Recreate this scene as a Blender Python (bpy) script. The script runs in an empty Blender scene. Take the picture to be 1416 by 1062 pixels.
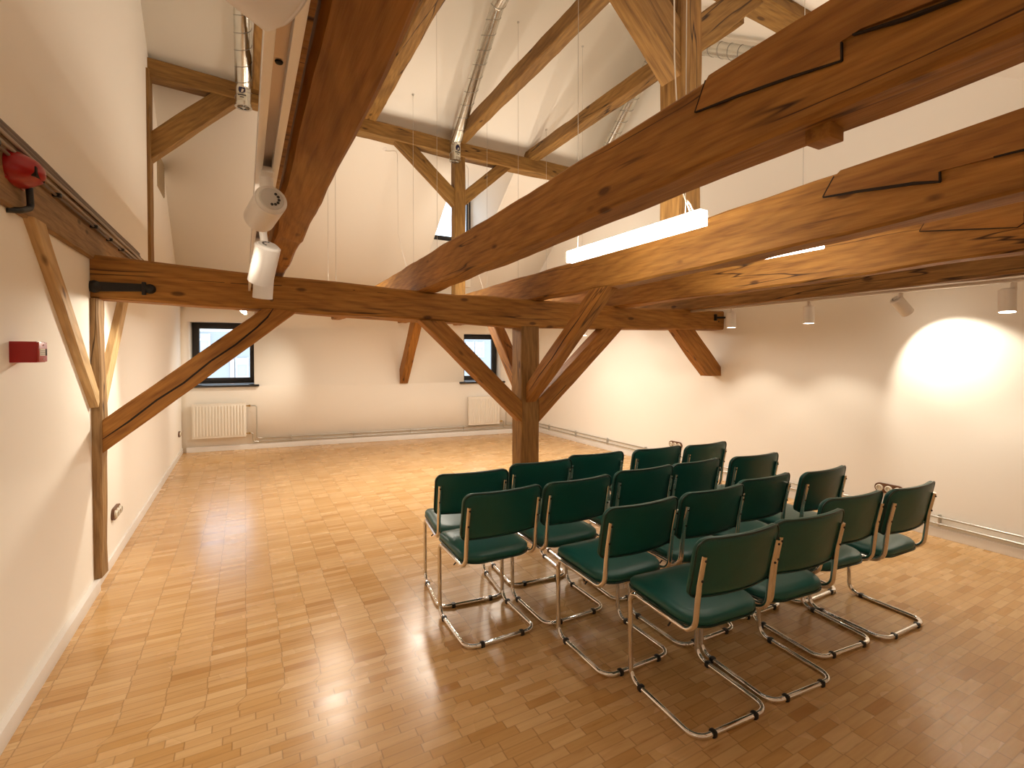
import bpy, bmesh, math, random
from mathutils import Vector as V, Matrix, noise
random.seed(7)
C = bpy.context.scene.collection
PI = math.pi
H = 1.62                                   # camera height

# ---------------------------------------------------------------- materials
def mat(name):
    m = bpy.data.materials.new(name); m.use_nodes = True
    nt = m.node_tree; nt.nodes.clear()
    out = nt.nodes.new('ShaderNodeOutputMaterial')
    b = nt.nodes.new('ShaderNodeBsdfPrincipled')
    nt.links.new(b.outputs[0], out.inputs[0])
    return m, nt, b
def N(nt, t, **kw):
    n = nt.nodes.new('ShaderNode' + t)
    for k, v in kw.items(): setattr(n, k, v)
    return n
def ramp(nt, stops):
    r = N(nt, 'ValToRGB'); e = r.color_ramp.elements
    while len(e) < len(stops): e.new(0.5)
    for i, (p, c) in enumerate(stops):
        e[i].position = p; e[i].color = (*c, 1) if len(c) == 3 else c
    return r
def simple(name, col, rough=.5, metal=0, bump=0, bscale=60, spec=.5, var=0):
    m, nt, b = mat(name)
    b.inputs['Base Color'].default_value = (*col, 1)
    b.inputs['Roughness'].default_value = rough
    b.inputs['Metallic'].default_value = metal
    b.inputs['Specular IOR Level'].default_value = spec
    tc = N(nt, 'TexCoord'); nz = N(nt, 'TexNoise'); nz.inputs['Scale'].default_value = bscale
    nz.inputs['Detail'].default_value = 4
    nt.links.new(tc.outputs['Object'], nz.inputs['Vector'])
    if bump:
        bp = N(nt, 'Bump'); bp.inputs['Strength'].default_value = bump; bp.inputs['Distance'].default_value = .004
        nt.links.new(nz.outputs['Fac'], bp.inputs['Height']); nt.links.new(bp.outputs[0], b.inputs['Normal'])
    if var:
        r = ramp(nt, [(.3, tuple(c * (1 - var) for c in col)), (.7, tuple(min(1, c * (1 + var)) for c in col))])
        nt.links.new(nz.outputs['Fac'], r.inputs[0]); nt.links.new(r.outputs[0], b.inputs['Base Color'])
    return m
def emis(name, col, s):
    m, nt, b = mat(name)
    b.inputs['Base Color'].default_value = (*col, 1)
    b.inputs['Emission Color'].default_value = (*col, 1); b.inputs['Emission Strength'].default_value = s
    return m
def wood(name, dark, mid, light, rough=.62, crack=1.0, grain=1.0):
    m, nt, b = mat(name); L = nt.links.new
    tc = N(nt, 'TexCoord'); oi = N(nt, 'ObjectInfo')
    mul = N(nt, 'VectorMath', operation='SCALE'); mul.inputs[0].default_value = (17, 31, 23)
    L(oi.outputs['Random'], mul.inputs['Scale'])
    add = N(nt, 'VectorMath', operation='ADD'); L(tc.outputs['Object'], add.inputs[0]); L(mul.outputs[0], add.inputs[1])
    def nz(sc, scale, detail=5, dist=0., rough_=.6):
        mp = N(nt, 'Mapping'); mp.inputs['Scale'].default_value = sc; L(add.outputs[0], mp.inputs[0])
        n = N(nt, 'TexNoise'); n.inputs['Scale'].default_value = scale; n.inputs['Detail'].default_value = detail
        n.inputs['Distortion'].default_value = dist; n.inputs['Roughness'].default_value = rough_
        L(mp.outputs[0], n.inputs['Vector']); return n
    big = nz((.7, 2.2, 2.2), 1.6, 4, .4)
    fine = nz((1.3, 22, 22), 2.2, 6, .25)
    r1 = ramp(nt, [(.18, dark), (.48, mid), (.82, light)]); L(fine.outputs['Fac'], r1.inputs[0])
    r2 = ramp(nt, [(.3, (.74, .70, .66)), (.52, (1, 1, 1)), (.72, (1.12, 1.07, 1.0))]); L(big.outputs['Fac'], r2.inputs[0])
    mx = N(nt, 'MixRGB', blend_type='MULTIPLY'); mx.inputs[0].default_value = grain
    L(r1.outputs[0], mx.inputs[1]); L(r2.outputs[0], mx.inputs[2])
    mpw = N(nt, 'Mapping'); mpw.inputs['Scale'].default_value = (.22, 1, 1); L(add.outputs[0], mpw.inputs[0])
    wv = N(nt, 'TexWave', wave_type='BANDS', bands_direction='DIAGONAL'); wv.inputs['Scale'].default_value = 9; wv.inputs['Distortion'].default_value = 7; wv.inputs['Detail'].default_value = 3; wv.inputs['Detail Scale'].default_value = .9
    L(mpw.outputs[0], wv.inputs['Vector'])
    rw = ramp(nt, [(.0, (.74, .68, .60)), (.45, (1, 1, 1)), (1, (1.10, 1.08, 1.04))]); L(wv.outputs['Fac'], rw.inputs[0])
    mxw = N(nt, 'MixRGB', blend_type='MULTIPLY'); mxw.inputs[0].default_value = .45; L(mx.outputs[0], mxw.inputs[1]); L(rw.outputs[0], mxw.inputs[2]); mx = mxw
    ck = nz((.22, 3.6, 3.6), 1.7, 3, .15, .5)
    r3 = ramp(nt, [(.488, (1, 1, 1)), (.499, (.12, .08, .06)), (.503, (.12, .08, .06)), (.514, (1, 1, 1))]); L(ck.outputs['Fac'], r3.inputs[0])
    msk = nz((.5, 1, 1), 1.3, 2); r4 = ramp(nt, [(.5, (0, 0, 0)), (.56, (1, 1, 1))]); L(msk.outputs['Fac'], r4.inputs[0])
    mm = N(nt, 'Math', operation='MULTIPLY'); mm.inputs[1].default_value = crack; L(r4.outputs[0], mm.inputs[0])
    mx2 = N(nt, 'MixRGB', blend_type='MULTIPLY'); L(mm.outputs[0], mx2.inputs[0]); L(mx.outputs[0], mx2.inputs[1]); L(r3.outputs[0], mx2.inputs[2])
    mp = N(nt, 'Mapping'); mp.inputs['Scale'].default_value = (2.4, 6, 6); L(add.outputs[0], mp.inputs[0])
    vo = N(nt, 'TexVoronoi'); vo.inputs['Scale'].default_value = 1.0; L(mp.outputs[0], vo.inputs['Vector'])
    r5 = ramp(nt, [(.07, (.2, .14, .1)), (.13, (1, 1, 1))]); L(vo.outputs['Distance'], r5.inputs[0])
    mx3 = N(nt, 'MixRGB', blend_type='MULTIPLY'); mx3.inputs[0].default_value = .8; L(mx2.outputs[0], mx3.inputs[1]); L(r5.outputs[0], mx3.inputs[2])
    L(mx3.outputs[0], b.inputs['Base Color'])
    b.inputs['Roughness'].default_value = rough; b.inputs['Specular IOR Level'].default_value = .3
    bp = N(nt, 'Bump'); bp.inputs['Strength'].default_value = .55; bp.inputs['Distance'].default_value = .006
    L(fine.outputs['Fac'], bp.inputs['Height'])
    bp2 = N(nt, 'Bump'); bp2.inputs['Strength'].default_value = .5 * crack; bp2.inputs['Distance'].default_value = .01
    L(mx2.outputs[0], bp2.inputs['Height']); L(bp.outputs[0], bp2.inputs['Normal']); L(bp2.outputs[0], b.inputs['Normal'])
    return m
M = {}
M['beam'] = wood('OldBeamWood', (.17, .068, .013), (.345, .158, .031), (.48, .250, .058))
M['patch'] = wood('PatchWood', (.19, .076, .014), (.35, .155, .031), (.46, .235, .056), crack=.25)
M['brace'] = wood('BraceWood', (.18, .068, .014), (.335, .145, .029), (.44, .21, .047), crack=.8)
M['grey'] = wood('RoofTimberWood', (.14, .068, .017), (.245, .128, .033), (.34, .195, .057))
M['dark'] = wood('DarkPostWood', (.115, .052, .013), (.25, .128, .036), (.37, .21, .065))
M['pale'] = wood('PaleStudWood', (.48, .30, .13), (.60, .41, .20), (.70, .51, .28), crack=.2)
M['stud'] = wood('WeatheredStudWood', (.15, .085, .036), (.29, .175, .076), (.43, .28, .135))
M['gap'] = simple('DarkJointGap', (.018, .010, .005), .9)
M['paint'] = simple('WarmWhitePaint', (.88, .845, .78), .75, bump=.04, bscale=90, spec=.25)
M['trim'] = simple('WhiteTrimPaint', (.82, .80, .77), .4)
M['chrome'] = simple('Chrome', (.80, .79, .78), .07, 1)
M['vinyl'] = simple('GreenVinyl', (.008, .088, .075), .36, bump=.10, bscale=260, var=.12, spec=.4)
M['piping'] = simple('GreenPiping', (.006, .036, .028), .4)
M['black'] = simple('BlackPlastic', (.012, .012, .012), .45)
M['iron'] = simple('BlackIron', (.03, .028, .027), .55, .6, bump=.4, bscale=40)
M['lampwhite'] = simple('LampWhitePowderCoat', (.80, .76, .72), .38)
M['lampcap'] = simple('LampCapGrey', (.62, .59, .55), .45)
M['alu'] = simple('TrackAluminium', (.78, .74, .69), .35, .35)
M['trackin'] = simple('TrackInnerCopper', (.50, .40, .32), .3, .7)
M['galv'] = simple('GalvanisedSteel', (.66, .65, .60), .26, 1, var=.08, bscale=8)
M['seam'] = simple('DuctSeam', (.32, .31, .28), .4, 1)
M['label'] = simple('DuctLabel', (.66, .63, .52), .5)
M['navy'] = simple('NavyPrint', (.012, .010, .06), .35)
M['ink'] = simple('DarkPrint', (.03, .03, .03), .5)
M['red'] = simple('RedPlastic', (.33, .004, .004), .32)
M['redface'] = simple('RedFacePlastic', (.42, .045, .025), .4)
M['frame'] = simple('AnthraciteFrame', (.016, .014, .015), .42)
M['sill'] = simple('DarkSill', (.020, .017, .016), .35)
M['rad'] = simple('RadiatorEnamel', (.80, .76, .68), .35)
M['pipe'] = simple('ZincPipe', (.56, .56, .53), .3, .85)
M['brass'] = simple('Brass', (.55, .38, .14), .3, 1)
M['oak'] = simple('SocketWalnut', (.13, .052, .020), .4, var=.2, bscale=25)
M['ceram'] = simple('CreamPorcelain', (.82, .76, .64), .25)
M['hole'] = simple('SocketHole', (.25, .21, .16), .6)
M['grille'] = simple('GrilleGrey', (.40, .31, .19), .55, .3)
M['cable'] = simple('GreyCable', (.15, .11, .085), .5)
M['cablelight'] = simple('PaleCable', (.36, .30, .25), .45)
M['wire'] = simple('SteelWire', (.55, .52, .48), .35, .5)
M['whitecord'] = simple('WhiteCord', (.78, .74, .68), .5)
M['plaster'] = simple('OutsidePlaster', (.27, .275, .28), .9)
M['plaster2'] = simple('OutsideBrickPink', (.50, .38, .35), .9)
M['outglass'] = simple('OutsideGlass', (.32, .40, .47), .2)
M['outframe'] = simple('OutsideWindowFrame', (.85, .85, .85), .5)
M['outblind'] = simple('OutsideShutterBox', (.36, .39, .42), .6)
M['led'] = emis('LedDiffuser', (1.0, .93, .82), 10.5)
M['lens'] = emis('SpotLens', (1.0, .90, .74), 30.0)

def glass_mat():
    m = bpy.data.materials.new('WindowGlass'); m.use_nodes = True
    nt = m.node_tree; nt.nodes.clear(); L = nt.links.new
    out = N(nt, 'OutputMaterial'); mx = N(nt, 'MixShader'); tr = N(nt, 'BsdfTransparent'); gl = N(nt, 'BsdfGlossy')
    tr.inputs[0].default_value = (.95, .98, 1, 1); gl.inputs['Roughness'].default_value = .02
    fr = N(nt, 'Fresnel'); fr.inputs[0].default_value = 1.25
    L(fr.outputs[0], mx.inputs[0]); L(tr.outputs[0], mx.inputs[1]); L(gl.outputs[0], mx.inputs[2]); L(mx.outputs[0], out.inputs[0])
    return m
M['glass'] = glass_mat()

def floor_mat():
    m, nt, b = mat('BlockParquet'); L = nt.links.new
    tc = N(nt, 'TexCoord'); sp = N(nt, 'SeparateXYZ'); L(tc.outputs['Object'], sp.inputs[0])
    def math_(op, a, b_=None):
        n = N(nt, 'Math', operation=op)
        for i, v in enumerate((a, b_)):
            if v is None: continue
            if isinstance(v, (int, float)): n.inputs[i].default_value = v
            else: L(v, n.inputs[i])
        return n.outputs[0]
    PW, PL = .0485, .167
    yr = math_('DIVIDE', sp.outputs['Y'], PW); row = math_('FLOOR', yr)
    wn = N(nt, 'TexWhiteNoise', noise_dimensions='1D'); L(row, wn.inputs['W'])
    # far field is laid ladder fashion, the near field with random breaks
    mr = N(nt, 'MapRange'); mr.inputs[1].default_value = 2.55; mr.inputs[2].default_value = 2.62
    mr.inputs[3].default_value = 1.0; mr.inputs[4].default_value = .05; L(sp.outputs['Y'], mr.inputs[0])
    off = math_('MULTIPLY', wn.outputs['Value'], mr.outputs[0])
    xr = math_('ADD', math_('DIVIDE', sp.outputs['X'], PL), off); col = math_('FLOOR', xr)
    cb = N(nt, 'CombineXYZ'); L(col, cb.inputs[0]); L(row, cb.inputs[1])
    w2 = N(nt, 'TexWhiteNoise', noise_dimensions='2D'); L(cb.outputs[0], w2.inputs['Vector'])
    tone = ramp(nt, [(0, (.48, .255, .088)), (.06, (.56, .325, .120)), (.45, (.61, .378, .165)), (.8, (.65, .414, .190)), (1, (.69, .46, .228))])
    L(w2.outputs['Value'], tone.inputs[0])
    # grain inside each block
    mp = N(nt, 'Mapping'); mp.inputs['Scale'].default_value = (5, 60, 1); L(tc.outputs['Object'], mp.inputs[0])
    ad = N(nt, 'VectorMath', operation='ADD'); L(mp.outputs[0], ad.inputs[0]); L(w2.outputs['Color'], ad.inputs[1])
    sc = N(nt, 'VectorMath', operation='MULTIPLY_ADD'); L(w2.outputs['Color'], sc.inputs[0]); sc.inputs[1].default_value = (40, 40, 40); L(mp.outputs[0], sc.inputs[2])
    g = N(nt, 'TexNoise'); g.inputs['Scale'].default_value = 1.0; g.inputs['Detail'].default_value = 5; L(sc.outputs[0], g.inputs['Vector'])
    gr = ramp(nt, [(.20, (.62, .50, .40)), (.34, (.92, .89, .86)), (.55, (1, 1, 1)), (.8, (1.06, 1.05, 1.04))]); L(g.outputs['Fac'], gr.inputs[0])
    mx = N(nt, 'MixRGB', blend_type='MULTIPLY'); mx.inputs[0].default_value = .9; L(tone.outputs[0], mx.inputs[1]); L(gr.outputs[0], mx.inputs[2])
    # joints
    fy = math_('FRACT', yr); fx = math_('FRACT', xr)
    ey = math_('MULTIPLY', math_('MINIMUM', fy, math_('SUBTRACT', 1.0, fy)), PW)
    ex = math_('MULTIPLY', math_('MINIMUM', fx, math_('SUBTRACT', 1.0, fx)), PL)
    ra = ramp(nt, [(0, (1, 1, 1)), (.0010, (.55, .55, .55)), (.0016, (0, 0, 0))]); L(ey, ra.inputs[0])
    rb = ramp(nt, [(0, (1, 1, 1)), (.0014, (.85, .85, .85)), (.0022, (0, 0, 0))]); L(ex, rb.inputs[0])
    ja = math_('MULTIPLY', ra.outputs[0], .34); jb = math_('MULTIPLY', rb.outputs[0], .58)
    j = math_('MAXIMUM', ja, jb)
    mx2 = N(nt, 'MixRGB', blend_type='MIX'); L(j, mx2.inputs[0]); L(mx.outputs[0], mx2.inputs[1]); mx2.inputs[2].default_value = (.17, .085, .030, 1)
    L(mx2.outputs[0], b.inputs['Base Color'])
    rn = N(nt, 'TexNoise'); rn.inputs['Scale'].default_value = 2.2; L(tc.outputs['Object'], rn.inputs['Vector'])
    rr = ramp(nt, [(.3, (.19, .19, .19)), (.7, (.26, .26, .26))]); L(rn.outputs['Fac'], rr.inputs[0])
    rs = math_('ADD', rr.outputs[0], math_('MULTIPLY', w2.outputs['Value'], .05)); L(rs, b.inputs['Roughness'])
    b.inputs['Specular IOR Level'].default_value = .5
    bp = N(nt, 'Bump'); bp.inputs['Strength'].default_value = .10; bp.inputs['Distance'].default_value = .0015
    hh = math_('SUBTRACT', math_('MULTIPLY', w2.outputs['Value'], .3), j); L(hh, bp.inputs['Height']); L(bp.outputs[0], b.inputs['Normal'])
    return m
M['floor'] = floor_mat()

# ---------------------------------------------------------------- mesh helpers (world coordinates)
class MB:
    def __init__(s): s.v = []; s.f = []; s.sm = []
    def add(s, vs, fs, smooth=False):
        k = len(s.v); s.v += [tuple(p) for p in vs]; s.f += [tuple(i + k for i in f) for f in fs]; s.sm += [smooth] * len(fs); return s
    def box(s, a, b, bev=0):
        (x0, y0, z0), (x1, y1, z1) = [min(p, q) for p, q in zip(a, b)], [max(p, q) for p, q in zip(a, b)]
        if not bev:
            return s.add([(x, y, z) for z in (z0, z1) for y in (y0, y1) for x in (x0, x1)],
                         [(0, 2, 3, 1), (4, 5, 7, 6), (0, 1, 5, 4), (2, 6, 7, 3), (0, 4, 6, 2), (1, 3, 7, 5)])
        bm = bmesh.new(); bmesh.ops.create_cube(bm, size=1)
        for v in bm.verts: v.co = V(((x0 + x1) / 2 + v.co.x * (x1 - x0), (y0 + y1) / 2 + v.co.y * (y1 - y0), (z0 + z1) / 2 + v.co.z * (z1 - z0)))
        bmesh.ops.bevel(bm, geom=bm.edges[:], offset=bev, segments=2, affect='EDGES', profile=.6)
        bm.verts.index_update(); vs = [v.co.copy() for v in bm.verts]; fs = [[v.index for v in f.verts] for f in bm.faces]; bm.free()
        return s.add(vs, fs)
    def prism(s, poly, d):
        n = len(poly); d = V(d); a = [V(p) for p in poly]; vs = a + [p + d for p in a]
        return s.add(vs, [tuple(range(n))[::-1], tuple(range(n, 2 * n))] + [(i, (i + 1) % n, n + (i + 1) % n, n + i) for i in range(n)])
    def obox(s, c, ax, sz, bev=0):
        """box centred at c with axes ax (3 vectors) and sizes sz"""
        t = MB().box([-q / 2 for q in sz], [q / 2 for q in sz], bev)
        R = [V(a).normalized() for a in ax]; c = V(c)
        return s.add([c + R[0] * p[0] + R[1] * p[1] + R[2] * p[2] for p in t.v], t.f)
    def tube(s, pts, r, n=10, cap=True, closed=False):
        pts = [V(p) for p in pts]; rs = r if isinstance(r, (list, tuple)) else [r] * len(pts)
        vs = []; prev = None; K = len(pts)
        for i, p in enumerate(pts):
            if closed: t = pts[(i + 1) % K] - pts[i - 1]
            else: t = pts[min(i + 1, K - 1)] - pts[max(i - 1, 0)]
            t.normalize()
            if prev is None:
                a = V((0, 0, 1)) if abs(t.z) < .9 else V((1, 0, 0)); u = (a - t * a.dot(t)).normalized()
            else: u = (prev - t * prev.dot(t)).normalized()
            prev = u; w = t.cross(u)
            vs += [p + (u * math.cos(2 * PI * k / n) + w * math.sin(2 * PI * k / n)) * rs[i] for k in range(n)]
        fs = []
        for i in range(K if closed else K - 1):
            j = (i + 1) % K
            fs += [(i * n + k, i * n + (k + 1) % n, j * n + (k + 1) % n, j * n + k) for k in range(n)]
        s.add(vs, fs, True)
        if cap and not closed:
            k = len(s.v) - len(vs)
            s.f += [tuple(k + q for q in range(n))[::-1], tuple(k + (K - 1) * n + q for q in range(n))]; s.sm += [False, False]
        return s
    def cyl(s, a, b, r, n=24, r2=None, cap=True):
        return s.tube([a, b], [r, r if r2 is None else r2], n, cap)
    def lathe(s, a, axis, prof, n=28):
        """prof: list of (distance along axis, radius)"""
        a = V(a); t = V(axis).normalized(); q = V((0, 0, 1)) if abs(t.z) < .9 else V((1, 0, 0))
        u = (q - t * q.dot(t)).normalized(); w = t.cross(u)
        vs = [a + t * d + (u * math.cos(2 * PI * k / n) + w * math.sin(2 * PI * k / n)) * r for d, r in prof for k in range(n)]
        fs = [(i * n + k, i * n + (k + 1) % n, (i + 1) * n + (k + 1) % n, (i + 1) * n + k) for i in range(len(prof) - 1) for k in range(n)]
        return s.add(vs, fs, True)
    def loft(s, rings, cap=True, smooth=False):
        n = len(rings[0]); vs = [p for r in rings for p in r]
        fs = [(i * n + k, i * n + (k + 1) % n, (i + 1) * n + (k + 1) % n, (i + 1) * n + k) for i in range(len(rings) - 1) for k in range(n)]
        if cap: fs += [tuple(range(n))[::-1], tuple((len(rings) - 1) * n + k for k in range(n))]
        return s.add(vs, fs, smooth)

def mesh_of(name, mb, m, sharp=40):
    me = bpy.data.meshes.new(name); me.from_pydata([tuple(p) for p in mb.v], [], mb.f)
    bm = bmesh.new(); bm.from_mesh(me); bmesh.ops.recalc_face_normals(bm, faces=bm.faces[:]); bm.to_mesh(me); bm.free()
    me.polygons.foreach_set('use_smooth', mb.sm if len(mb.sm) == len(me.polygons) else [True] * len(me.polygons))
    me.set_sharp_from_angle(angle=math.radians(sharp))
    me.materials.append(m if not isinstance(m, str) else M[m]); me.update()
    return me
def tag(o, label=None, cat=None, group=None, kind=None):
    if label: o['label'] = label
    if cat: o['category'] = cat
    if group: o['group'] = group
    if kind: o['kind'] = kind
    return o
def obj(name, mb, m, parent=None, label=None, cat=None, group=None, kind=None, sharp=40):
    if parent is None:
        lo = [min(p[i] for p in mb.v) for i in range(3)]; hi = [max(p[i] for p in mb.v) for i in range(3)]
        org = V(((lo[0] + hi[0]) / 2, (lo[1] + hi[1]) / 2, lo[2])) if kind != 'structure' else V((0, 0, 0))
        mb.v = [tuple(V(p) - org) for p in mb.v]
    o = bpy.data.objects.new(name, mesh_of(name, mb, m, sharp)); C.objects.link(o)
    if parent is None: o.location = org
    else:
        o.parent = parent
        if parent.parent is None: o.matrix_parent_inverse = parent.matrix_basis.inverted()
    return tag(o, label, cat, group, kind)
def thing(name, loc, label, cat, group=None, kind=None):
    o = bpy.data.objects.new(name, None); o.empty_display_size = .1; C.objects.link(o); o.location = V(loc)
    o.matrix_basis = Matrix.Translation(V(loc))
    return tag(o, label, cat, group, kind)

def fillet(pts, rad, n=7):
    pts = [V(p) for p in pts]; out = [pts[0]]
    for i in range(1, len(pts) - 1):
        r = rad[i - 1] if isinstance(rad, (list, tuple)) else rad
        a, b, c = pts[i - 1], pts[i], pts[i + 1]; d1 = (a - b).normalized(); d2 = (c - b).normalized()
        ang = d1.angle(d2)
        if r <= 0 or ang > 3.1: out.append(b); continue
        t = r / math.tan(ang / 2); p1 = b + d1 * t; p2 = b + d2 * t
        ctr = b + (d1 + d2).normalized() * (r / math.sin(ang / 2))
        a1 = p1 - ctr; tot = PI - ang; ax = a1.cross(p2 - ctr).normalized()
        for k in range(n + 1): out.append(ctr + Matrix.Rotation(tot * k / n, 3, ax) @ a1)
    out.append(pts[-1]); return out

# ---------------------------------------------------------------- timbers
SEED = [0]
def timber(name, p0, p1, w, h, m, label, cat='beam', group=None, up=(0, 0, 1), st=None, n0=None, n1=None, amp=.004, cham=.010, parent=None):
    """hand hewn timber from p0 to p1 (centre line); w sideways, h upwards; n0/n1: normals of the end cuts; st: [(s, w, h, dy, dz)]"""
    p0, p1 = V(p0), V(p1); X = (p1 - p0).normalized(); U = V(up); Z = (U - X * U.dot(X)).normalized(); Y = Z.cross(X)
    L = (p1 - p0).length; K = max(6, int(L / .10)); SEED[0] += 13.7; sd = SEED[0]
    st = st or [(0, w, h, 0, 0), (1, w, h, 0, 0)]
    def at(s):
        for a, b in zip(st, st[1:]):
            if s <= b[0] + 1e-9:
                t = (s - a[0]) / max(1e-9, b[0] - a[0]); return [x + (y - x) * t for x, y in zip(a[1:], b[1:])]
        return st[-1][1:]
    rings = []
    for i in range(K + 1):
        s = i / K; ww, hh, dy, dz = at(s); x = s * L; c = cham
        sec = [(-1, -1, 0, 1), (-1, -1, 1, 0), (0, -1, 0, 0), (1, -1, 1, 0), (1, -1, 0, 1), (1, 0, 0, 0), (1, 1, 0, 1), (1, 1, 1, 0), (0, 1, 0, 0), (-1, 1, 1, 0), (-1, 1, 0, 1), (-1, 0, 0, 0)]
        ring = []
        for q, (sy, sz, cy, cz) in enumerate(sec):
            # the chamfered corner is two points, one moved along y, one along z
            y = sy * (ww / 2 - (c if cy else 0)) + dy; z = sz * (hh / 2 - (c if cz else 0)) + dz
            k = (sy + 1) * 3.3 + (sz + 1) * 7.7
            y += amp * noise.noise(V((x * 2.3, k, sd))) * 2 + amp * .5 * noise.noise(V((x * 9, k, sd + 5)))
            z += amp * noise.noise(V((x * 2.3, k + 50, sd))) * 2 + amp * .5 * noise.noise(V((x * 9, k + 50, sd + 5)))
            xx = x
            for nn, e in ((n0, 0), (n1, 1)):
                if nn is not None and i == (0, K)[e]:
                    nn_ = V(nn); xx = x - (nn_.dot(Y) * y + nn_.dot(Z) * z) / nn_.dot(X)
            ring.append(V((xx, y, z)))
        rings.append(ring)
    # keep the rings next to a slanted end cut in order
    for e, idx in ((0, 0), (1, K)):
        if (n0, n1)[e] is None: continue
        rng = range(1, K) if e == 0 else range(K - 1, 0, -1)
        for q in range(12):
            lim = rings[idx][q].x
            for i in rng:
                g = .004 * abs(i - idx)
                if e == 0 and rings[i][q].x < lim + g: rings[i][q].x = lim + g
                elif e == 1 and rings[i][q].x > lim - g: rings[i][q].x = lim - g
                else: break
    mb = MB().loft(rings); mb.sm = [True] * len(mb.f)
    o = bpy.data.objects.new(name, mesh_of(name, mb, m, 32)); C.objects.link(o)
    B = Matrix((X, Y, Z)).transposed().to_4x4(); B.translation = p0
    if parent: o.parent = parent; o.matrix_parent_inverse = parent.matrix_basis.inverted()
    o.matrix_basis = B
    return tag(o, label, cat, group, None if parent else 'thing')

# ---------------------------------------------------------------- the room
XL, XR, YN = -.91, 5.385, -.62
def yfar(x): return 9.6 - (x + .9) * .1364
RY, RZ = 5.146, 6.27                                   # ridge
def roof_n(y): return 4.916 - .84 * (y - 6.76)
def roof_s(y): return 4.37 + .68 * (y - 2.35)

obj('floor', MB().box((XL - .3, YN - .3, -.12), (XR + .35, 10.2, 0)), 'floor', kind='structure')
# gables
def gable(name, x0, x1, xa):
    ye = 10.15
    poly = [(x0, YN - .25, 0), (x0, ye, 0), (x0, ye, roof_n(ye) + .1), (x0, RY, RZ + .12), (x0, YN - .25, roof_s(YN - .25) + .1)]
    return obj(name, MB().prism(poly, (x1 - x0, 0, 0)), 'paint', kind='structure')
gable('wall_left', XL, XL - .3, 0)
gable('wall_right', XR, XR + .3, 0)
obj('wall_near', MB().box((XL, YN, 0), (XR, YN - .25, roof_s(YN) + .02)), 'paint', kind='structure')

def slab(name, O, U, W, T, u0, u1, w0, w1, holes, m):
    """slab in plane O + u*U + w*W with rectangular holes (u0,u1,w0,w1), thick by vector T"""
    O, U, W, T = V(O), V(U), V(W), V(T); mb = MB()
    us = sorted({u0, u1, *[h[0] for h in holes], *[h[1] for h in holes]}); ws = sorted({w0, w1, *[h[2] for h in holes], *[h[3] for h in holes]})
    solid = lambda a, b: not any(h[0] - 1e-6 < a < h[1] + 1e-6 and h[2] - 1e-6 < b < h[3] + 1e-6 for h in holes)
    g = [[solid((us[i] + us[i + 1]) / 2, (ws[j] + ws[j + 1]) / 2) for j in range(len(ws) - 1)] for i in range(len(us) - 1)]
    P = lambda u, w, t: O + U * u + W * w + T * t
    for i in range(len(us) - 1):
        for j in range(len(ws) - 1):
            if not g[i][j]: continue
            a, b, c, d = us[i], us[i + 1], ws[j], ws[j + 1]
            mb.add([P(a, c, 0), P(b, c, 0), P(b, d, 0), P(a, d, 0)], [(0, 1, 2, 3)])
            mb.add([P(a, c, 1), P(b, c, 1), P(b, d, 1), P(a, d, 1)], [(3, 2, 1, 0)])
            for (di, dj, q) in ((-1, 0, ((a, d), (a, c))), (1, 0, ((b, c), (b, d))), (0, -1, ((a, c), (b, c))), (0, 1, ((b, d), (a, d)))):
                ii, jj = i + di, j + dj
                if not (0 <= ii < len(us) - 1 and 0 <= jj < len(ws) - 1 and g[ii][jj]):
                    (e, f), (k, l) = q; mb.add([P(e, f, 0), P(k, l, 0), P(k, l, 1), P(e, f, 1)], [(0, 3, 2, 1)])
    bm_me = obj(name, mb, m, kind='structure')
    bm = bmesh.new(); bm.from_mesh(bm_me.data); bmesh.ops.remove_doubles(bm, verts=bm.verts, dist=1e-4); bmesh.ops.recalc_face_normals(bm, faces=bm.faces[:]); bm.to_mesh(bm_me.data); bm.free()
    return bm_me
# far wall, slightly skewed in plan; two deep window openings
fu = V((1, -.1364, 0)); fo = V((-.9, 9.6, 0)); fn = V((fu.y, -fu.x, 0)).normalized() * -1   # fn points outside
if fn.y < 0: fn = -fn
W1 = (.075, 1.045, 1.085, 2.165)                       # u from the left corner, z
W2 = (4.715, 5.50, 1.055, 2.03)
slab('wall_far', fo, fu, (0, 0, 1), fn * .42, -.05, 6.34, 0, 2.62, [W1, W2], 'paint')
def farp(u, z, d=0): return fo + fu * u + fn * d + V((0, 0, z))   # d>0 outside
# ceiling: north slope with the dormer opening, south slope
DX0, DX1, DYW, DZT = 2.965, 3.925, 8.87, 4.74
sl = V((0, 1, -.84)); on = V((0, 0, roof_n(0)))
cn = slab('ceiling', on, (1, 0, 0), sl, V((0, .84, 1)).normalized() * .22, XL - .02, XR + .02, RY - .0, 10.2, [(DX0 - .03, DX1 + .03, (4.916 + .84 * 6.76 - DZT) / .84 - .03, DYW + .03)], 'paint')
mb = MB(); ss = V((0, 1, .68)); t = V((0, -.68, 1)).normalized() * .22
a, b = YN - .2, RY
mb.prism([(XL - .02, a, roof_s(a)), (XR + .02, a, roof_s(a)), (XR + .02, b, roof_s(b)), (XL - .02, b, roof_s(b))], t)
obj('ceiling_south_slope', mb, 'paint', kind='structure')
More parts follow.
